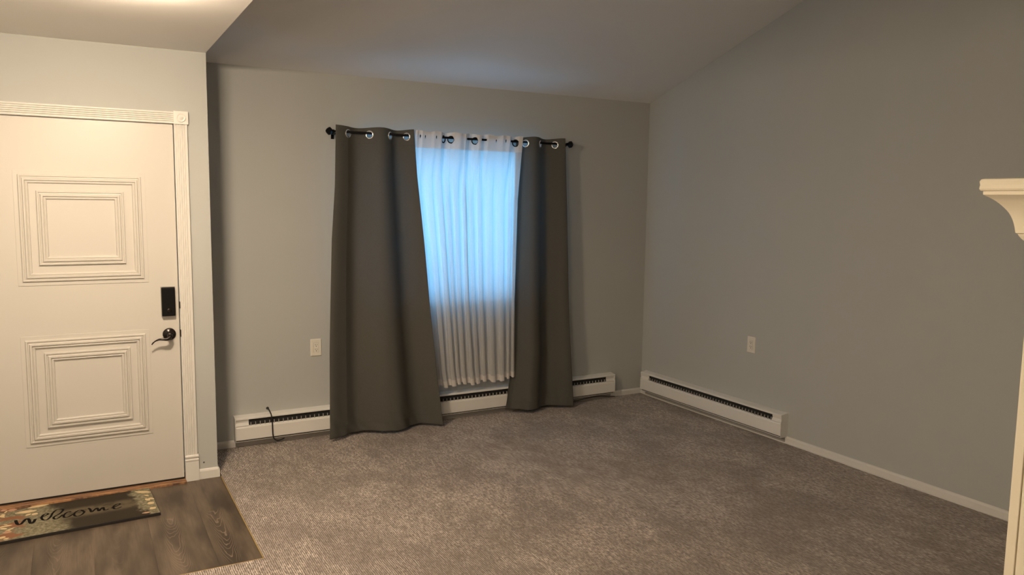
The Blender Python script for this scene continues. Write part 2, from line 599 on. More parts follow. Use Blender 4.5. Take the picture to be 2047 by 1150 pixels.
# ------------------------------------------------------------------ window
win = empty('window_1', ((WX0 + WX1) / 2, 0.11, WZ0))
S(win)
M['vinyl'] = mat('window_vinyl', (0.78, 0.80, 0.82), 0.4)
bm = bmesh.new()
for d in ((WX0, WX0 + 0.04, 0.09, 0.15, WZ0, WZ1), (WX1 - 0.04, WX1, 0.09, 0.15, WZ0, WZ1),
          (WX0 + 0.04, WX1 - 0.04, 0.09, 0.15, WZ0, WZ0 + 0.04), (WX0 + 0.04, WX1 - 0.04, 0.09, 0.15, WZ1 - 0.04, WZ1)):
    box(bm, *d)
bm_obj('window_frame', bm, M['vinyl'], win)
xm = (WX0 + WX1) / 2
for x0, x1, yy in ((WX0 + 0.04, xm + 0.02, 0.100), (xm - 0.02, WX1 - 0.04, 0.126)):
    bm = bmesh.new()
    z0, z1 = WZ0 + 0.04, WZ1 - 0.04
    for d in ((x0, x0 + 0.035, yy, yy + 0.02, z0, z1), (x1 - 0.035, x1, yy, yy + 0.02, z0, z1),
              (x0 + 0.035, x1 - 0.035, yy, yy + 0.02, z0, z0 + 0.035), (x0 + 0.035, x1 - 0.035, yy, yy + 0.02, z1 - 0.035, z1)):
        box(bm, *d)
    sash = bm_obj('sash', bm, M['vinyl'], win)
    bm = bmesh.new()
    box(bm, x0 + 0.03, x1 - 0.03, yy + 0.008, yy + 0.012, z0 + 0.03, z1 - 0.03)
    bm_obj('pane', bm, M['glass'], sash)
B('window_sill', (WX0, WX1, -0.012, 0.09, WZ0 - 0.018, WZ0 + 0.002), M['white'], win, 0.003)

# blind
blind = empty('window_blind', ((WX0 + WX1) / 2, 0.045, WZ1))
tag(blind, 'white horizontal slatted blind closed in the window behind the sheer curtain', 'blind')
B('headrail', (WX0 + 0.012, WX1 - 0.012, 0.010, 0.042, WZ1 - 0.032, WZ1 - 0.004), M['vinyl'], blind, 0.002)
B('bottom_rail', (WX0 + 0.012, WX1 - 0.012, 0.013, 0.039, WZ0 + 0.006, WZ0 + 0.020), M['vinyl'], blind, 0.003)
slat_me = None
zz = WZ0 + 0.036
TILT = math.radians(60)
while zz < WZ1 - 0.038:
    if slat_me is None:
        bm = bmesh.new()
        W = (WX1 - WX0) / 2 - 0.014
        vs = []
        for sx in (-W, W):
            vs.append([bm.verts.new((sx, -math.cos(TILT) * t, math.sin(TILT) * t + (-0.0012 * (t / 0.0125) ** 2))) for t in (-0.0125, -0.006, 0.0, 0.006, 0.0125)])
        for k in range(4):
            bm.faces.new((vs[0][k], vs[1][k], vs[1][k + 1], vs[0][k + 1]))
        o = bm_obj('slat', bm, M['blind'], None)
        slat_me = o.data
    else:
        o = bpy.data.objects.new('slat', slat_me)
        C.objects.link(o)
    o.location = ((WX0 + WX1) / 2, 0.026, zz)
    o.parent = blind
    o.matrix_parent_inverse = blind.matrix_basis.inverted()
    zz += 0.0212
for xc in (WX0 + 0.15, xm - 0.28, xm + 0.02, xm + 0.30, WX1 - 0.15):
    bm = bmesh.new()
    tube(bm, [(xc, 0.012, WZ0 + 0.02), (xc, 0.012, WZ1 - 0.02)], 0.0013, 5)
    bm_obj('ladder_cord', bm, M['vinyl'], blind)

# ------------------------------------------------------------------ door
door = empty('door_1', ((DX0 + DX1) / 2, YD, 0))
S(door)
ZB, ZT = 0.0225, 2.0365
YS = YD + 0.003
B('door_slab', (DX0 + 0.003, DX1 - 0.004, YS, YS + 0.042, ZB, ZT), M['door'], door, 0.0015)
bm = bmesh.new()
box(bm, DX1 - 0.016, DX1 + 0.004, YS + 0.044, YD + 0.14, 0.0, 2.043)
box(bm, DX0 - 0.004, DX0 + 0.016, YS + 0.044, YD + 0.14, 0.0, 2.043)
box(bm, DX0 + 0.016, DX1 - 0.016, YS + 0.044, YD + 0.14, 2.025, 2.043)
bm_obj('door_jamb', bm, M['white'], door)
bm = bmesh.new()
box(bm, DX0 - 0.02, DX1 + 0.004, YD - 0.045, YD + 0.14, -0.008, 0.011, bevel=0.003)
box(bm, DX0 - 0.004, DX1 + 0.004, YS + 0.044, YD + 0.14, 0.0, 0.034)
bm_obj('threshold', bm, M['threshold'], door)
B('weather_strip', (DX0 + 0.003, DX1 - 0.004, YS + 0.004, YS + 0.040, 0.011, ZB), M['hole'], door)


RIDGES = [(0, 0.003), (0, 0.008), (0.003, 0.0115), (0.009, 0.0115), (0.012, 0.0055), (0.0165, 0.007), (0.021, 0.0145), (0.029, 0.0145),
          (0.0325, 0.0065), (0.0375, 0.0095), (0.042, 0.0085), (0.045, 0.002), (0.046, 0.0)]


def moulding(x0, x1, z0, z1, step=0.0):
    prof = [(0, 0), (0, 0.0025)] if not step else [(0, 0), (0.0005, 0.003)]
    prof += [(step + a, h_) for a, h_ in RIDGES]
    bm = bmesh.new()
    rings = []
    for o_, hgt in prof:
        rings.append([bm.verts.new((x, YS - hgt, z)) for x, z in ((x0 + o_, z0 + o_), (x1 - o_, z0 + o_), (x1 - o_, z1 - o_), (x0 + o_, z1 - o_))])
    for i in range(len(rings) - 1):
        for k in range(4):
            bm.faces.new((rings[i][k], rings[i][(k + 1) % 4], rings[i + 1][(k + 1) % 4], rings[i + 1][k]))
    return bm_obj('panel_moulding', bm, M['door'], door)


moulding(-0.945, -0.332, 1.166, 1.764, 0.021)
moulding(-0.846, -0.440, 1.272, 1.661)
moulding(-0.950, -0.338, 0.306, 0.900, 0.021)
moulding(-0.846, -0.438, 0.402, 0.809)


# casing: five reeded strips
def reed_profile(w, t=0.017):
    """(across, out) closed"""
    p = [(0, 0), (0, t * 0.72)]
    n = 5
    pad = 0.007
    p.append((pad * 0.4, t))
    p.append((pad, t))
    rw = (w - 2 * pad) / n
    for k in range(n):
        a = pad + k * rw
        p += [(a + rw * 0.10, t - 0.006), (a + rw * 0.38, t - 0.008), (a + rw * 0.62, t - 0.004), (a + rw * 0.9, t), (a + rw, t)]
    p += [(w - pad * 0.4, t), (w, t * 0.72), (w, 0)]
    return p


casing_x0, casing_x1 = DX1 + 0.0, -0.1085
bm = bmesh.new()
extrude_profile(bm, [(casing_x0 + a, YD - b_) for a, b_ in reed_profile(casing_x1 - casing_x0)], 'z', 0.15, 2.037)
bm_obj('casing', bm, M['white'], door)
lc1 = DX0
lc0 = lc1 - (casing_x1 - casing_x0)
bm = bmesh.new()
extrude_profile(bm, [(lc0 + a, YD - b_) for a, b_ in reed_profile(lc1 - lc0)], 'z', 0.15, 2.037)
bm_obj('casing', bm, M['white'], door)
bm = bmesh.new()
extrude_profile(bm, [(YD - b_, 2.0375 + a) for a, b_ in reed_profile(0.0655)], 'x', lc1 + 0.001, casing_x0 - 0.0015)
bm_obj('casing', bm, M['white'], door)
for bx0, bx1, px0, px1 in ((casing_x0 - 0.0015, -0.1035, casing_x0 + 0.001, -0.1045), (lc0 - 0.005, lc1 + 0.0015, lc0 - 0.004, lc1 - 0.001)):
    bm = bmesh.new()
    box(bm, bx0, bx1, YD - 0.024, YD, 2.036, 2.107, bevel=0.0025)
    ros = bm_obj('rosette_block', bm, M['white'], door)
    bm = bmesh.new()
    lathe(bm, [(0.025, 0.0), (0.0245, 0.004), (0.021, 0.006), (0.0175, 0.0005), (0.014, 0.0005), (0.011, 0.002), (0.006, 0.007), (0.0, 0.009)],
          ((bx0 + bx1) / 2, YD - 0.0238, 2.0715), (0, -1, 0), 28)
    bm_obj('rosette', bm, M['white'], ros, smooth=True)
    bm = bmesh.new()
    extrude_profile(bm, [(YD, -0.001), (YD - 0.021, -0.001), (YD - 0.021, 0.115), (YD - 0.0235, 0.120), (YD - 0.0235, 0.126), (YD - 0.019, 0.129),
                         (YD - 0.019, 0.136), (YD - 0.0235, 0.140), (YD - 0.0235, 0.147), (YD - 0.018, 0.152), (YD, 0.152)], 'x', px0, px1)
    bm_obj('plinth_block', bm, M['white'], door)

# lock and lever
bm = bmesh.new()
box(bm, -0.2745, -0.1995, YS - 0.006, YS, 0.968, 1.137, bevel=0.002)
bm_obj('lock_plate', bm, mat('grey_backplate', (0.30, 0.29, 0.26), 0.4), door)
bm = bmesh.new()
box(bm, -0.272, -0.202, YS - 0.028, YS - 0.006, 0.972, 1.134, bevel=0.006)
lock = bm_obj('keypad_lock', bm, M['black'], door)
bm = bmesh.new()
lathe(bm, [(0.0115, 0), (0.0115, 0.003), (0.010, 0.004), (0, 0.004)], (-0.236, YS - 0.028, 1.004), (0, -1, 0), 20)
bm_obj('thumb_turn', bm, M['bronze'], lock, smooth=True)
hd = None
bm = bmesh.new()
lathe(bm, [(0.0, 0.0), (0.035, 0.0), (0.035, 0.004), (0.031, 0.009), (0.020, 0.012), (0.015, 0.016), (0.0135, 0.040), (0.014, 0.052), (0.010, 0.056), (0, 0.056)], (-0.2365, YS, 0.866), (0, -1, 0), 32)
hd = bm_obj('door_handle', bm, M['bronze'], door, smooth=True)
bm = bmesh.new()
lp = smooth_pts([(-0.236, YS - 0.048, 0.858), (-0.252, YS - 0.052, 0.847), (-0.272, YS - 0.053, 0.8475), (-0.293, YS - 0.052, 0.847), (-0.312, YS - 0.050, 0.840), (-0.325, YS - 0.047, 0.829), (-0.3315, YS - 0.045, 0.820)], 5)
nlp = len(lp)
tube(bm, lp, [0.0125 - 0.0095 * min(1, i / nlp * 1.5) ** 0.8 + 0.0005 for i in range(nlp)], 10)
bm_obj('lever', bm, M['bronze'], hd, smooth=True)
for z0, z1 in ((1.012, 1.050), (0.868 - 0.018, 0.868 + 0.022)):
    B('latch_plate', (DX1 - 0.0032, DX1 + 0.0025, YD - 0.0185, YD + 0.004, z0, z1), M['bronze'], door)
bm = bmesh.new()
lathe(bm, [(0, 0), (0.0055, 0), (0.005, 0.001), (0, 0.0012)], (-0.075, YD, 0.094), (0, -1, 0), 10)
o = bm_obj('screw_hole', bm, mat('screw_hole_grey', (0.10, 0.11, 0.11), 0.8))
tag(o, 'small dark screw hole in the wall above the entry baseboard', 'hole')

# ------------------------------------------------------------------ curtain rod
YR, ZR = -0.09, 2.085
RX0, RX1 = 0.846, 2.688
rod = empty('curtain_rod', ((RX0 + RX1) / 2, YR, ZR))
tag(rod, 'thin black metal curtain rod with faceted ends above the window', 'curtain rod')
bm = bmesh.new()
tube(bm, [(RX0, YR, ZR), (1.9, YR, ZR - 0.001), (RX1, YR, ZR)], 0.008, 12)
bm_obj('pole', bm, M['black'], rod, smooth=True)
for xe, s in ((RX0, -1), (RX1, 1)):
    bm = bmesh.new()
    lathe(bm, [(0.0, 0.0), (0.012, 0.0), (0.012, 0.007), (0.007, 0.009), (0.007, 0.014), (0.016, 0.017), (0.029, 0.031), (0.029, 0.036), (0.015, 0.052), (0.0, 0.060)],
          (xe - s * 0.004, YR, ZR), (s, 0, 0), 6)
    bm_obj('finial', bm, M['black'], rod)
for xb in (0.862, 2.668):
    bm = bmesh.new()
    box(bm, xb - 0.010, xb + 0.010, -0.004, 0.0, ZR - 0.045, ZR + 0.02)
    box(bm, xb - 0.006, xb + 0.006, YR - 0.004, -0.004, ZR - 0.018, ZR - 0.010)
    box(bm, xb - 0.006, xb + 0.006, YR - 0.012, YR - 0.009, ZR - 0.018, ZR + 0.002)
    bm_obj('bracket', bm, M['black'], rod)


# ------------------------------------------------------------------ cloth
def interp(keys, x):
    if x <= keys[0][0]:
        return keys[0][1]
    for (a, va_), (b_, vb) in zip(keys, keys[1:]):
        if x <= b_:
            t = (x - a) / (b_ - a)
            return va_ + (vb - va_) * t
    return keys[-1][1]


def sinterp(keys, x):
    if x <= keys[0][0]:
        return keys[0][1]
    for (a, va_), (b_, vb) in zip(keys, keys[1:]):
        if x <= b_:
            t = (x - a) / (b_ - a)
            t = t * t * (3 - 2 * t)
            return va_ + (vb - va_) * t
    return keys[-1][1]


def sheet(name, f, us, zs, material, parent, holes=(), hr=0.0245, thick=0.0016):
    bm = bmesh.new()
    grid = [[bm.verts.new(f(u, z)) for u in us] for z in zs]
    for j in range(len(zs) - 1):
        for i in range(len(us) - 1):
            c = (grid[j][i].co + grid[j + 1][i + 1].co) / 2
            if any((c - h_).length < (hr[q_] if isinstance(hr, list) else hr) for q_, h_ in enumerate(holes)):
                continue
            bm.faces.new((grid[j][i], grid[j + 1][i], grid[j + 1][i + 1], grid[j][i + 1]))
    o = bm_obj(name, bm, material, parent, smooth=True, recalc=False)
    if thick:
        md = o.modifiers.new('thickness', 'SOLIDIFY')
        md.thickness = thick
        md.offset = 0
        md.material_offset = 1
    return o


def grommet(center, tangent, material, parent, r_in=0.0195, r_out=0.0295):
    t = Vector(tangent).normalized()
    n = Vector((-t.y, t.x, 0)).normalized()
    bm = bmesh.new()
    prof = [(r_in, -0.002), (r_in - 0.0005, 0.0), (r_in, 0.002), (r_in + 0.003, 0.0038), (r_out - 0.003, 0.0036), (r_out, 0.0014), (r_out, -0.0014),
            (r_out - 0.003, -0.0036), (r_in + 0.003, -0.0038), (r_in, -0.002)]
    lathe(bm, prof, center, n, 28)
    return bm_obj('grommet', bm, material, parent, smooth=True)


def frange(a, b, n):
    return [a + (b - a) * i / n for i in range(n + 1)]


def drape(name, label, top_x, phase_keys, ledge, redge, grom_x, ztop, zbot, seed, yc_keys, amp_keys, crumple=0.0, lift=None):
    """top_x=(x0,x1) top extents; ledge / redge: keys z->x"""
    rnd = random.Random(seed)
    p1, p2, p3 = rnd.random() * 6, rnd.random() * 6, rnd.random() * 6
    x0, x1 = top_x

    def f(u, z):
        xt = x0 + (x1 - x0) * u
        ph_ = interp(phase_keys, xt)
        xl = interp(ledge, z)
        xr = interp(redge, z)
        v = (ztop - z) / (ztop - zbot)
        amp = interp(amp_keys, z)
        yc = interp(yc_keys, z)
        y = yc - amp * math.cos(ph_)
        # gentle drift of folds down the cloth
        uu = u + 0.012 * math.sin(2.2 * v + p1 + 3 * u) * v * math.sin(PI * u)
        x = xl + (xr - xl) * uu
        y += 0.004 * v * math.sin(u * 17 + p2 + 2.0 * v) + 0.0022 * v * math.sin(u * 41 + p3 + 1.3 * v)
        if crumple and z < 0.22:
            w = (0.22 - z) / 0.22
            y += crumple * w * (math.sin(u * 38 + 14 * z * 3) * math.exp(-((u - 0.25) / 0.22) ** 2) + 0.4 * math.sin(u * 60 + p1 + z * 25))
        zz_ = z
        if v < 0.06:   # scalloped top
            zz_ = z + 0.0045 * math.cos(ph_) * (1 - v / 0.06)
        if lift and z < 0.12:
            zz_ = z + lift(u) * (1 - z / 0.12)
        return (x, y, zz_)

    root = empty(name, ((x0 + x1) / 2, YR, zbot))
    tag(root, label, 'curtain', 'grey blackout curtains')
    us = frange(0, 1, 230)
    zs = frange(ztop, ztop - 0.075, 22) + frange(ztop - 0.075, 0.25, 70)[1:] + frange(0.25, zbot, 26)[1:]
    holes = []
    for gx in grom_x:
        u = (gx - x0) / (x1 - x0)
        c = Vector(f(u, ZR - 0.012))
        a, b_ = Vector(f(u - 0.01, ZR - 0.012)), Vector(f(u + 0.01, ZR - 0.012))
        c.y = YR
        c.z = ZR - 0.0105
        t = b_ - a
        t.z = 0
        holes.append((c, t))
    cl = sheet('cloth', f, us, zs, [M['drape'], M['lining']], root, [h_[0] for h_ in holes])
    for c, t in holes:
        grommet(c, t, M['chrome'], root)
    # stitched hem line near the foot
    bm = bmesh.new()
    zh = zbot + 0.075
    tube(bm, [Vector(f(u, zh)) + Vector((0, -0.0012, 0)) for u in frange(0.004, 0.996, 160)], 0.0009, 4)
    bm_obj('hem_seam', bm, M['drape'], root)
    bm = bmesh.new()
    zh = ztop - 0.105
    tube(bm, [Vector(f(u, zh)) + Vector((0, -0.0012, 0)) for u in frange(0.004, 0.996, 160)], 0.0008, 4)
    bm_obj('header_seam', bm, M['drape'], root)
    return root


H = PI / 2
drape('blackout_curtain', 'charcoal taupe grommet curtain hanging left of the sheer, wider at the foot',
      (0.852, 1.402), [(0.852, 0.15), (0.947, H), (1.02, PI), (1.093, 3 * H), (1.166, 2 * PI), (1.24, 5 * H), (1.300, 3 * PI), (1.357, 7 * H), (1.402, 4 * PI - 0.35)],
      [(0.0, 0.762), (0.62, 0.772), (0.96, 0.785), (1.365, 0.803), (1.73, 0.834), (2.13, 0.850)],
      [(0.0, 1.600), (0.4, 1.552), (0.92, 1.500), (1.36, 1.464), (1.81, 1.420), (2.13, 1.402)],
      (0.947, 1.093, 1.24, 1.357), 2.122, 0.012, 3,
      [(0, -0.146), (0.25, -0.142), (1.2, -0.116), (2.0, -0.092), (2.13, -0.090)],
      [(0, 0.054), (1.2, 0.052), (2.05, 0.038), (2.13, 0.034)], 0.010,
      lambda u: 0.010 * (1 - u) + 0.004)
drape('blackout_curtain', 'charcoal taupe grommet curtain hanging right of the sheer, narrower and darker',
      (2.252, 2.668), [(2.252, 0.97 * PI), (2.285, 1.10 * PI), (2.325, 3 * H), (2.383, 2 * PI), (2.449, 5 * H), (2.515, 3 * PI), (2.580, 7 * H), (2.650, 4 * PI), (2.668, 4.45 * PI)],
      [(0.0, 2.165), (0.15, 2.185), (0.5, 2.232), (1.27, 2.235), (1.65, 2.243), (2.13, 2.252)],
      [(0.0, 2.765), (0.29, 2.742), (0.86, 2.712), (1.65, 2.680), (2.13, 2.662)],
      (2.317, 2.449, 2.580), 2.122, 0.012, 11,
      [(0, -0.136), (0.25, -0.132), (0.7, -0.108), (1.6, -0.100), (2.0, -0.092), (2.13, -0.090)],
      [(0, 0.042), (1.2, 0.044), (2.05, 0.036), (2.13, 0.034)], 0.004,
      lambda u: 0.024 * (1 - u) + 0.006)

# sheer
px2x = lambda p: 1.42 + (p - 829) * 0.00402
skeys = [(px2x(p), v) for p, v in [(827, -0.3), (831, -0.9), (836, -0.6), (842, -1), (858, -0.75), (866, -1), (877, -0.8), (884, 0), (889, 0.8), (893, 0.8), (899, 0), (905, -0.8), (915, -1), (925, -0.7),
                                   (932, 0), (938, 0.8), (942, 0.8), (947, 0), (953, -0.9), (957, -0.8), (961, 0.5), (966, 0.6), (972, -0.7), (986, -0.55), (1000, -1), (1008, -0.6), (1016, -0.9), (1022, 0),
                                   (1026, 0.7), (1031, 0.4), (1038, -0.4), (1044, -0.6)]]
SX0, SX1 = px2x(827), px2x(1044)
SZT, SZB = 2.120, 0.285
rnd = random.Random(5)
pleats = []        # u -> fold phase (pi per half fold) and strength
a = -0.01
k = 0
while a < 1.03:
    pleats.append((a, k * PI, rnd.uniform(0.55, 1.0)))
    a += rnd.uniform(0.024, 0.060)
    k += 1
ph_keys = [(p_[0], p_[1]) for p_ in pleats]
st_keys = [(p_[0], p_[2]) for p_ in pleats]


def sheer_f(u, z):
    v = (SZT - z) / (SZT - SZB)
    xt = SX0 + (SX1 - SX0) * u
    top = sinterp(skeys, xt) * 0.028
    uq = u + 0.004 * math.sin(5 * v + 9 * u)
    ph_ = interp(ph_keys, uq)
    st_ = sinterp(st_keys, uq)
    body = math.cos(ph_) * st_ * 0.016
    w = min(1, max(0, (v - 0.03) / 0.25))
    w = w * w * (3 - 2 * w)
    yc = -0.090 if v < 0.03 else -0.090 - 0.013 * w
    y = yc + top * (1 - w) + body * (0.15 + 0.85 * w)
    xl = interp([(0.28, 1.560), (0.4, 1.535), (0.92, 1.482), (1.36, 1.440), (1.8, 1.395), (2.12, SX0)], z)
    xr = interp([(0.27, 2.240), (0.9, 2.232), (1.65, 2.245), (2.12, SX1)], z)
    x = xl + (xr - xl) * u + 0.006 * v * math.sin(u * 23 + 2 * v) + 0.0085 * st_ * w * math.sin(2 * ph_) * (0.55 + 0.45 * v) * min(1, u * 12, (1 - u) * 12)
    zz_ = z
    if v > 0.9:
        q = (v - 0.9) / 0.1
        zz_ = z + q * (0.009 * math.sin(u * 21 + 1) + 0.006 * math.cos(ph_) - 0.006 + 0.018 * max(0, (u - 0.93) / 0.07))
    if v < 0.05:
        zz_ = z + (1 - v / 0.05) * 0.004 * math.sin(u * 40)
    return (x, y, zz_)


sheer = empty('sheer_curtain', ((SX0 + SX1) / 2, YR, SZB))
tag(sheer, 'white sheer pleated curtain glowing blue between the two dark curtains', 'curtain')
us = frange(0, 1, 520)
ZBAND = 2.005
holes = []
for p in (884, 899, 947, 1031):
    xt = px2x(p)
    u = (xt - SX0) / (SX1 - SX0)
    c = Vector(sheer_f(u, ZR - 0.015))
    c.y = YR
    c.z = ZR - 0.013
    t = Vector(sheer_f(u + 0.006, ZR)) - Vector(sheer_f(u - 0.006, ZR))
    t.z = 0
    holes.append((c, t))
hv = [h_[0] for h_ in holes]
for p in (838, 847, 868, 988, 1008):
    u = (px2x(p) - SX0) / (SX1 - SX0)
    for dz in (-0.014, -0.008, -0.002, 0.004):
        hv.append(Vector(sheer_f(u, ZR + dz)))
hrs = [0.024] * 4 + [0.0042] * 20
sheet('header_band', sheer_f, us, frange(SZT, ZBAND, 30), M['sheerband'], sheer, hv, hrs, 0.0)
sheet('sheer_cloth', sheer_f, us, frange(ZBAND, SZB + 0.045, 90), M['sheer'], sheer, (), 0, 0.0)
sheet('hem', sheer_f, us, frange(SZB + 0.045, SZB, 8), M['sheerband'], sheer, (), 0, 0.0)
for c, t in holes:
    grommet(c, t, M['black'], sheer, 0.020, 0.0275)


# ------------------------------------------------------------------ baseboard heaters
def heater(name, label, length, loc, rotz, group, blank=(0.085, 0.085)):
    """local: x 0..length along wall, wall plane y=0, room at -y"""
    root = empty(name, loc)
    tag(root, label, 'heater', group)
    D = 0.066

    def part(nm, bm, m, par=root, smooth=False):
        me = bpy.data.meshes.new(nm)
        bmesh.ops.recalc_face_normals(bm, faces=bm.faces)
        bm.to_mesh(me)
        bm.free()
        me.materials.append(m)
        o = bpy.data.objects.new(nm, me)
        C.objects.link(o)
        o.parent = par
        return o
    # hood: back plate, sloping top and turned-down lip
    bm = bmesh.new()
    extrude_profile(bm, [(0, 0.050), (0, 0.212), (-0.012, 0.212), (-D + 0.004, 0.206), (-D, 0.202), (-D, 0.193), (-D + 0.0025, 0.193), (-D + 0.0025, 0.200),
                         (-0.012, 0.208), (-0.004, 0.208), (-0.004, 0.050)], 'x', 0.0, length)
    part('hood', bm, M['heater'])
    # front cover with a rolled upper edge
    bm = bmesh.new()
    extrude_profile(bm, [(-D - 0.001, 0.057), (-D - 0.003, 0.060), (-D - 0.003, 0.138), (-D + 0.001, 0.146), (-D + 0.012, 0.151), (-D + 0.012, 0.149), (-D + 0.003, 0.143),
                         (-D + 0.0, 0.137), (-D + 0.0, 0.060)], 'x', 0.004, length - 0.004)
    part('front_cover', bm, M['heater'])
    # black filler box: shade inside and in the lower gap put into colour
    bm = bmesh.new()
    box(bm, 0.004, length - 0.004, -D + 0.014, -0.005, 0.047, 0.200)
    part('shade_filler', bm, M['heater_dark'])
    # fins seen through the slot
    bm = bmesh.new()
    x = blank[0] + 0.012
    while x < length - blank[1] - 0.006:
        box(bm, x, x + 0.0035, -D + 0.004, -D + 0.014, 0.144, 0.170)
        x += 0.030
    fo = part('fins', bm, M['fin'])
    fo['kind'] = 'stuff'
    # blank covers over the ends of the slot
    for a, b_ in ((0.004, blank[0]), (length - blank[1], length - 0.004)):
        bm = bmesh.new()
        extrude_profile(bm, [(-D + 0.010, 0.150), (-D + 0.0005, 0.152), (-D + 0.010, 0.172), (-D + 0.006, 0.198), (-D + 0.013, 0.198), (-D + 0.013, 0.150)], 'x', a, b_)
        part('slot_cover', bm, M['heater'])
    # end caps
    for a, b_ in ((-0.002, 0.003), (length - 0.003, length + 0.002)):
        bm = bmesh.new()
        extrude_profile(bm, [(0, 0.044), (-D + 0.010, 0.044), (-D - 0.001, 0.058), (-D - 0.003, 0.062), (-D - 0.003, 0.150), (-D + 0.002, 0.165), (-D - 0.001, 0.203), (-0.012, 0.213), (0, 0.213)], 'x', a, b_)
        part('end_cap', bm, M['heater'])
    # bottom pan with a front lip
    bm = bmesh.new()
    extrude_profile(bm, [(-0.004, 0.046), (-D + 0.012, 0.046), (-D + 0.008, 0.049), (-D + 0.006, 0.047), (-D + 0.010, 0.042), (-0.004, 0.042)], 'x', 0.003, length - 0.003)
    part('bottom_pan', bm, M['heater'])
    bm = bmesh.new()
    extrude_profile(bm, [(-0.0125, 0.004), (-0.016, 0.004), (-0.022, 0.040), (-0.030, 0.045), (-0.0125, 0.045)], 'x', 0.006, length - 0.006)
    part('rear_skirt', bm, M['lip'])
    root.rotation_euler = (0, 0, rotz)
    return root


heater('baseboard_heater', 'long white electric baseboard heater under the window behind the curtains', 3.05, (0.180, 0.0, 0.0), 0.0, 'white baseboard heaters')
# right wall faces -x : local +x -> world -y, local -y -> world -x
heater('baseboard_heater', 'short white electric baseboard heater on the right wall beside the corner', 1.53, (XR, -0.075, 0.0), -PI / 2, 'white baseboard heaters', (0.10, 0.085))

# cable over the left end of the window heater
bm = bmesh.new()
cp_ = smooth_pts([(0.399, 0.0, 0.236), (0.401, -0.015, 0.236), (0.404, -0.040, 0.226), (0.408, -0.072, 0.205), (0.411, -0.078, 0.165), (0.413, -0.078, 0.110), (0.414, -0.079, 0.075), (0.421, -0.080, 0.046),
                  (0.440, -0.079, 0.032), (0.462, -0.074, 0.030), (0.492, -0.062, 0.034)], 6)
tube(bm, cp_, 0.0042, 8)
cable = bm_obj('cable', bm, M['cable'], None, smooth=True)
tag(cable, 'black cable coming out of the wall and hooked over the window heater', 'cable')
bm = bmesh.new()
lathe(bm, [(0.010, 0.0), (0.009, 0.003), (0.005, 0.004)], (0.399, 0.0, 0.236), (0, -1, 0), 12)
bm_obj('wall_grommet', bm, M['hole'], cable)
# black cord lying under the right end of the heater
bm = bmesh.new()
cp_ = smooth_pts([(2.60, -0.045, 0.020), (2.80, -0.05, 0.018), (2.98, -0.048, 0.028), (3.08, -0.045, 0.030), (3.16, -0.040, 0.020), (3.26, -0.03, 0.006)], 6)
tube(bm, cp_, 0.0035, 8)
cable2 = bm_obj('cable', bm, M['cable'], None, smooth=True)
tag(cable2, 'thin black cord lying on the carpet under the right end of the window heater', 'cable')


# ------------------------------------------------------------------ outlets
def outlet(label, loc, rotz):
    root = empty('wall_outlet', loc)
    tag(root, label, 'outlet', 'duplex wall outlets')

    def part(nm, bm, m, par):
        me = bpy.data.meshes.new(nm)
        bmesh.ops.recalc_face_normals(bm, faces=bm.faces)
        bm.to_mesh(me)
        bm.free()
        me.materials.append(m)
        o = bpy.data.objects.new(nm, me)
        C.objects.link(o)
        o.parent = par
        return o
    bm = bmesh.new()
    w, hgt, t = 0.0375, 0.059, 0.007
    rings = [[bm.verts.new((sx * a, -y, sz * b_)) for sx, sz in ((-1, -1), (1, -1), (1, 1), (-1, 1))]
             for a, b_, y in ((w, hgt, 0), (w, hgt, 0.003), (w - 0.004, hgt - 0.004, t), (0.0175, 0.0345, t), (0.0175, 0.0345, 0.002))]
    for i in range(4):
        for k in range(4):
            bm.faces.new((rings[i][k], rings[i][(k + 1) % 4], rings[i + 1][(k + 1) % 4], rings[i + 1][k]))
    part('cover_plate', bm, M['ivory'], root)
    bm = bmesh.new()
    box(bm, -0.0165, 0.0165, -0.0085, -0.001, -0.0335, 0.0335, bevel=0.0008)
    rc = part('receptacle', bm, M['ivory'], root)
    for zc in (0.017, -0.015):
        bm = bmesh.new()
        box(bm, -0.0075, -0.0050, -0.0090, -0.0080, zc - 0.001, zc + 0.008)
        box(bm, 0.0050, 0.0073, -0.0090, -0.0080, zc, zc + 0.007)
        lathe(bm, [(0.0028, 0.0), (0.0028, 0.0006), (0, 0.0006)], (0, -0.0085, zc - 0.0075), (0, -1, 0), 10)
        part('socket_slots', bm, M['hole'], rc)
    root.rotation_euler = (0, 0, rotz)
    return root


outlet('ivory wall outlet left of the curtains on the window wall', (0.7305, 0, 0.624), 0)
outlet('ivory wall outlet on the bare right wall above the short heater', (XR, -1.243, 0.6295), -PI / 2)

# ------------------------------------------------------------------ door mat
MO = Vector((-0.7385, -0.812, 0.0))      # mat centre
ang = math.atan2(0.039, 0.683)
matroot = empty('door_mat', MO)
matroot.rotation_euler = (0, 0, ang)
tag(matroot, 'dark welcome door mat with cream leaves on the laminate in front of the door', 'door mat')
ML, MD, MT = 0.378, 0.2035, 0.015


def part_local(nm, bm, m, par, smooth=False):
    me = bpy.data.meshes.new(nm)
    bmesh.ops.recalc_face_normals(bm, faces=bm.faces)
    bm.to_mesh(me)
    bm.free()
    me.materials.append(m)
    if smooth:
        me.shade_smooth()
    o = bpy.data.objects.new(nm, me)
    C.objects.link(o)
    o.parent = par
    return o


bm = bmesh.new()
box(bm, -ML, ML, -MD, MD, -0.001, MT - 0.001, bevel=0.0015)
part_local('rubber_base', bm, M['rubber'], matroot)
bm = bmesh.new()
box(bm, -ML + 0.003, ML - 0.003, -MD + 0.003, MD - 0.003, MT - 0.002, MT)
part_local('printed_surface', bm, M['matprint'], matroot)


ca, sa = math.cos(-ang), math.sin(-ang)


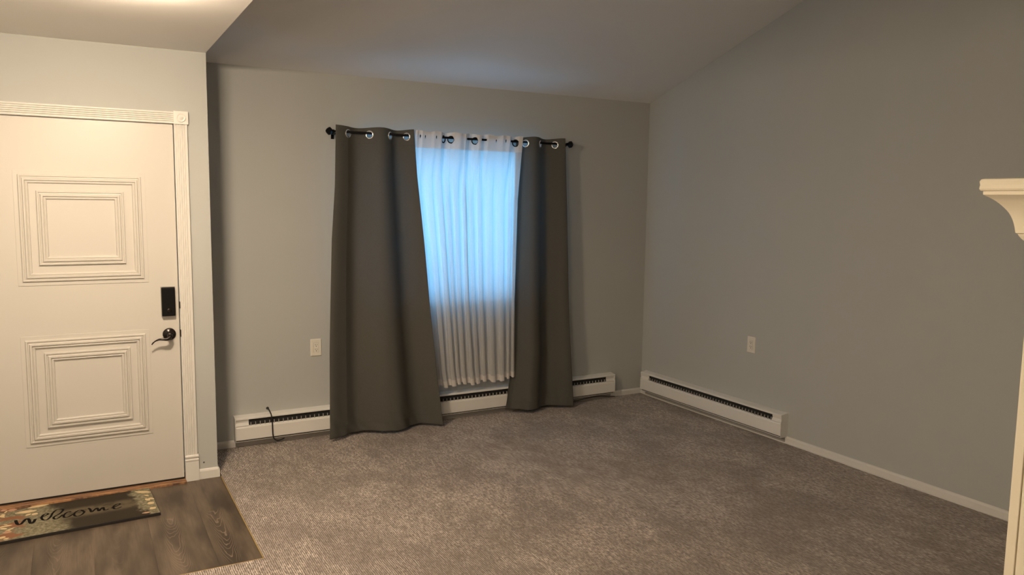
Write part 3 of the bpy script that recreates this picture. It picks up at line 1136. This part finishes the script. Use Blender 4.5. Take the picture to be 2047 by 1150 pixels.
def floor_px(px, py, z=MT):
    """picture point on the plane z -> mat coordinates"""
    d = fwd + r2 * ((px - 1023.5) / F) - u2 * ((py - 575) / F)
    p = CAM + d * ((z - CAM.z) / d.z)
    q = p - MO
    return (q.x * ca - q.y * sa, q.x * sa + q.y * ca)


strokes = [
    ([(31.3, 1040.7), (33.0, 1045.5), (35.5, 1048.7), (40.7, 1048.9), (47, 1043), (51, 1038.8), (54.5, 1037.2), (58, 1039.5), (60, 1045), (63, 1047), (67, 1044.4), (70.6, 1038.3)], 0.006),
    ([(79, 1036.5), (88, 1032.5), (96, 1028.5), (93, 1027.2), (86, 1030.5), (83, 1036), (87, 1040.2), (94, 1039.5), (101, 1034)], 0.0045),
    ([(101, 1034), (106, 1025.5), (114, 1019.6), (124, 1018.2), (126, 1020.5), (120, 1027), (110, 1032.5), (107, 1036), (111, 1038.4), (118, 1035.3), (125, 1029.5)], 0.0045),
    ([(141.6, 1024.3), (139, 1023.2), (132, 1026), (127.5, 1031), (129, 1035.0), (137, 1033.6), (147, 1028)], 0.0045),
    ([(168, 1020.8), (159, 1020.4), (150, 1025), (148.5, 1030.5), (154, 1032.6), (163, 1029.5), (168.5, 1023.8), (163, 1021)], 0.0045),
    ([(176.5, 1016.5), (180, 1018.5), (183, 1024), (188, 1020.3), (194, 1016), (197.5, 1022), (201, 1018.5), (206, 1014.8), (209, 1020.5), (217, 1018)], 0.0048),
    ([(222, 1017), (231, 1013), (240, 1008.4), (236, 1007.6), (228, 1011.5), (226.5, 1016), (232, 1017.8), (243, 1013.6)], 0.0045),
]
bm = bmesh.new()
for pts, w in strokes:
    P2 = smooth_pts([(*floor_px(*p), 0) for p in pts], 6)
    n = len(P2)
    Lr = []
    for i, p in enumerate(P2):
        t = (P2[min(i + 1, n - 1)] - P2[max(i - 1, 0)])
        t.normalize()
        nr = Vector((-t.y, t.x, 0))
        # pen: heavier on down strokes
        ww = w * (0.52 + 0.70 * abs(t.y))
        Lr.append((bm.verts.new(p + nr * ww + Vector((0, 0, MT + 0.0004))), bm.verts.new(p + Vector((0, 0, MT + 0.0012))), bm.verts.new(p - nr * ww + Vector((0, 0, MT + 0.0004)))))
    for i in range(n - 1):
        bm.faces.new((Lr[i][0], Lr[i + 1][0], Lr[i + 1][1], Lr[i][1]))
        bm.faces.new((Lr[i][1], Lr[i + 1][1], Lr[i + 1][2], Lr[i][2]))
part_local('lettering', bm, M['letter'], matroot)


def leaf(bm, a, b_, wid, z=MT + 0.0008):
    A_, B_ = Vector((*a, 0)), Vector((*b_, 0))
    t = (B_ - A_)
    ln = t.length
    t.normalize()
    nr = Vector((-t.y, t.x, 0))
    rows = []
    for k in range(7):
        s = k / 6
        w = wid * math.sin(PI * min(0.97, max(0.03, s))) ** 0.8
        c = A_ + t * ln * s
        rows.append((bm.verts.new(c + nr * w + Vector((0, 0, z - 0.0006))), bm.verts.new(c + Vector((0, 0, z))), bm.verts.new(c - nr * w + Vector((0, 0, z - 0.0006)))))
    for i in range(6):
        bm.faces.new((rows[i][0], rows[i + 1][0], rows[i + 1][1], rows[i][1]))
        bm.faces.new((rows[i][1], rows[i + 1][1], rows[i + 1][2], rows[i][2]))


bm = bmesh.new()
for (x0, y0, x1, y1, w) in [(55, 1016.2, 98, 1008.5, 0.020), (30, 1026.8, 74, 1020.6, 0.024), (51, 1031.6, 62, 1027, 0.014), (64, 1027.5, 75, 1028.5, 0.019),
                            (2, 1053.8, 25, 1050.2, 0.013), (0, 1057, 14, 1058, 0.012), (0, 1074.5, 10, 1075.6, 0.018), (16, 1061.0, 21, 1061.6, 0.005),
                            (270, 983.5, 302, 984.5, 0.020), (291, 997, 299, 1001, 0.014), (297, 996, 308, 998, 0.013), (295, 1008, 308, 1004, 0.024), (300, 1018, 311, 1014, 0.022),
                            (284, 1026.5, 298, 1024.3, 0.010), (288, 990, 298, 992, 0.008)]:
    leaf(bm, floor_px(x0, y0), floor_px(x1, y1), w * 0.8)
rr = random.Random(4)
for _ in range(26):
    lx = rr.uniform(-ML + 0.02, -0.20)
    ly = rr.uniform(-MD + 0.02, MD - 0.02)
    a_ = rr.uniform(0, 2 * PI)
    ll = rr.uniform(0.02, 0.05)
    if lx > -0.30:
        continue
    leaf(bm, (lx, ly), (lx + ll * math.cos(a_), ly + ll * math.sin(a_)), rr.uniform(0.004, 0.010))
o = part_local('leaf_print', bm, M['leaf'], matroot)
o['kind'] = 'stuff'
bm = bmesh.new()
for (x0, y0, x1, y1, w) in [(15, 1021.6, 34, 1018.4, 0.026), (0, 1022, 15, 1019.5, 0.020), (5, 1066, 24, 1063, 0.018), (284, 1026.3, 300, 1024.6, 0.012)]:
    leaf(bm, floor_px(x0, y0), floor_px(x1, y1), w * 0.8)
o = part_local('petal_print', bm, M['leafpink'], matroot)
o['kind'] = 'stuff'

# ------------------------------------------------------------------ mantelpiece at the right edge of the view
MX0, MX1 = 1.400, 1.78
MY0, MY1 = -5.75, -4.192
mantel = empty('mantelpiece', ((MX0 + MX1) / 2, (MY0 + MY1) / 2, 0))
tag(mantel, 'cream painted wooden mantelpiece with moulded shelf at the right edge', 'mantelpiece')


def rect_loft(bm, prof):
    rings = []
    for o_, z in prof:
        rings.append([bm.verts.new(p) for p in ((MX0 - o_, MY0 - o_, z), (MX1 + o_, MY0 - o_, z), (MX1 + o_, MY1 + o_, z), (MX0 - o_, MY1 + o_, z))])
    for i in range(len(rings) - 1):
        for k in range(4):
            bm.faces.new((rings[i][k], rings[i][(k + 1) % 4], rings[i + 1][(k + 1) % 4], rings[i + 1][k]))
    bm.faces.new(rings[0][::-1])
    bm.faces.new(rings[-1])


bm = bmesh.new()
rect_loft(bm, [(0.080, 1.6755), (0.086, 1.6765), (0.0885, 1.681), (0.087, 1.690), (0.0885, 1.699), (0.086, 1.7045), (0.080, 1.7065)])
bm_obj('shelf', bm, M['cream'], mantel)
bm = bmesh.new()
cove = [(p_.x, p_.y) for p_ in smooth_pts([(0.0275, 1.580, 0), (0.029, 1.590, 0), (0.033, 1.607, 0), (0.040, 1.624, 0), (0.051, 1.640, 0), (0.064, 1.654, 0), (0.076, 1.6630, 0)], 4)]
rect_loft(bm, [(0.0, 1.545), (0.010, 1.552), (0.016, 1.558), (0.0215, 1.567), (0.0225, 1.5705), (0.0265, 1.573)] + cove + [(0.0815, 1.6665), (0.0815, 1.6755)])
bm_obj('crown_moulding', bm, M['cream'], mantel)
bm = bmesh.new()
G = 0.024
t = 0.018
# core behind, and boards on the face with a narrow groove between them
box(bm, MX0 + t, MX1, MY0, MY1 - 0.0005, 0.0, 1.545)
bm_obj('carcass', bm, M['cream'], mantel)
for (a, b_, z0, z1) in ((MY1 - G, MY1, 0.0, 1.546), (MY1 - 0.165, MY1 - G - 0.0035, 0.0, 1.546), (MY0, MY0 + G, 0.0, 1.546), (MY0 + G + 0.0035, MY0 + 0.165, 0.0, 1.546),
                        (MY0 + 0.168, MY1 - 0.168, 1.24, 1.546), (MY0 + 0.168, MY1 - 0.168, 0.0, 0.12)):
    B('face_board', (MX0, MX0 + t, a, b_, z0, z1), M['cream'], mantel, 0.0018)
B('recessed_panel', (MX0 + t - 0.006, MX0 + t + 0.001, MY0 + 0.165, MY1 - 0.165, 0.12, 1.24), M['cream'], mantel)


# ------------------------------------------------------------------ ceiling lamp and an added fill light
def ceiling_lamp(label, x, y, material):
    root = empty('ceiling_light', (x, y, HC))
    tag(root, label, 'ceiling light')
    bm = bmesh.new()
    lathe(bm, [(0.0, 0.0), (0.115, 0.0), (0.115, -0.006), (0.0, -0.006)], (x, y, HC), (0, 0, 1), 32)
    bm_obj('lamp_base', bm, M['bronze'], root, smooth=False)
    bm = bmesh.new()
    lathe(bm, [(0.118, -0.006), (0.128, -0.012), (0.126, -0.040), (0.112, -0.056), (0.070, -0.064), (0.0, -0.067)], (x, y, HC), (0, 0, 1), 32)
    bm_obj('lamp_shade', bm, material, root, smooth=True)
    return root


ceiling_lamp('round lit ceiling light over the entry just above the picture', -0.51, -1.97, M['lamp'])
px_, py_, pz_ = -1.15, -4.55, 2.02  # unseen globe, added only to give the walls more fill light
fill_root = empty('added_fill_light', (px_, py_, HC))
tag(fill_root, 'added fill light shaped as a round pendant beside the camera, out of view', 'fill light')
bm = bmesh.new()
lathe(bm, [(0.0, 0.0), (0.06, 0.0), (0.055, -0.02), (0.0, -0.025)], (px_, py_, HC), (0, 0, 1), 24)
tube(bm, [(px_, py_, HC - 0.02), (px_, py_, pz_ + 0.10)], 0.004, 8)
bm_obj('cord', bm, M['bronze'], fill_root)
bm = bmesh.new()
lathe(bm, [(0.0, 0.11), (0.05, 0.098), (0.085, 0.070), (0.107, 0.025), (0.107, -0.025), (0.085, -0.070), (0.05, -0.098), (0.0, -0.11)], (px_, py_, pz_), (0, 0, 1), 32)
bm_obj('lamp_shade', bm, M['fill_lamp'], fill_root, smooth=True)
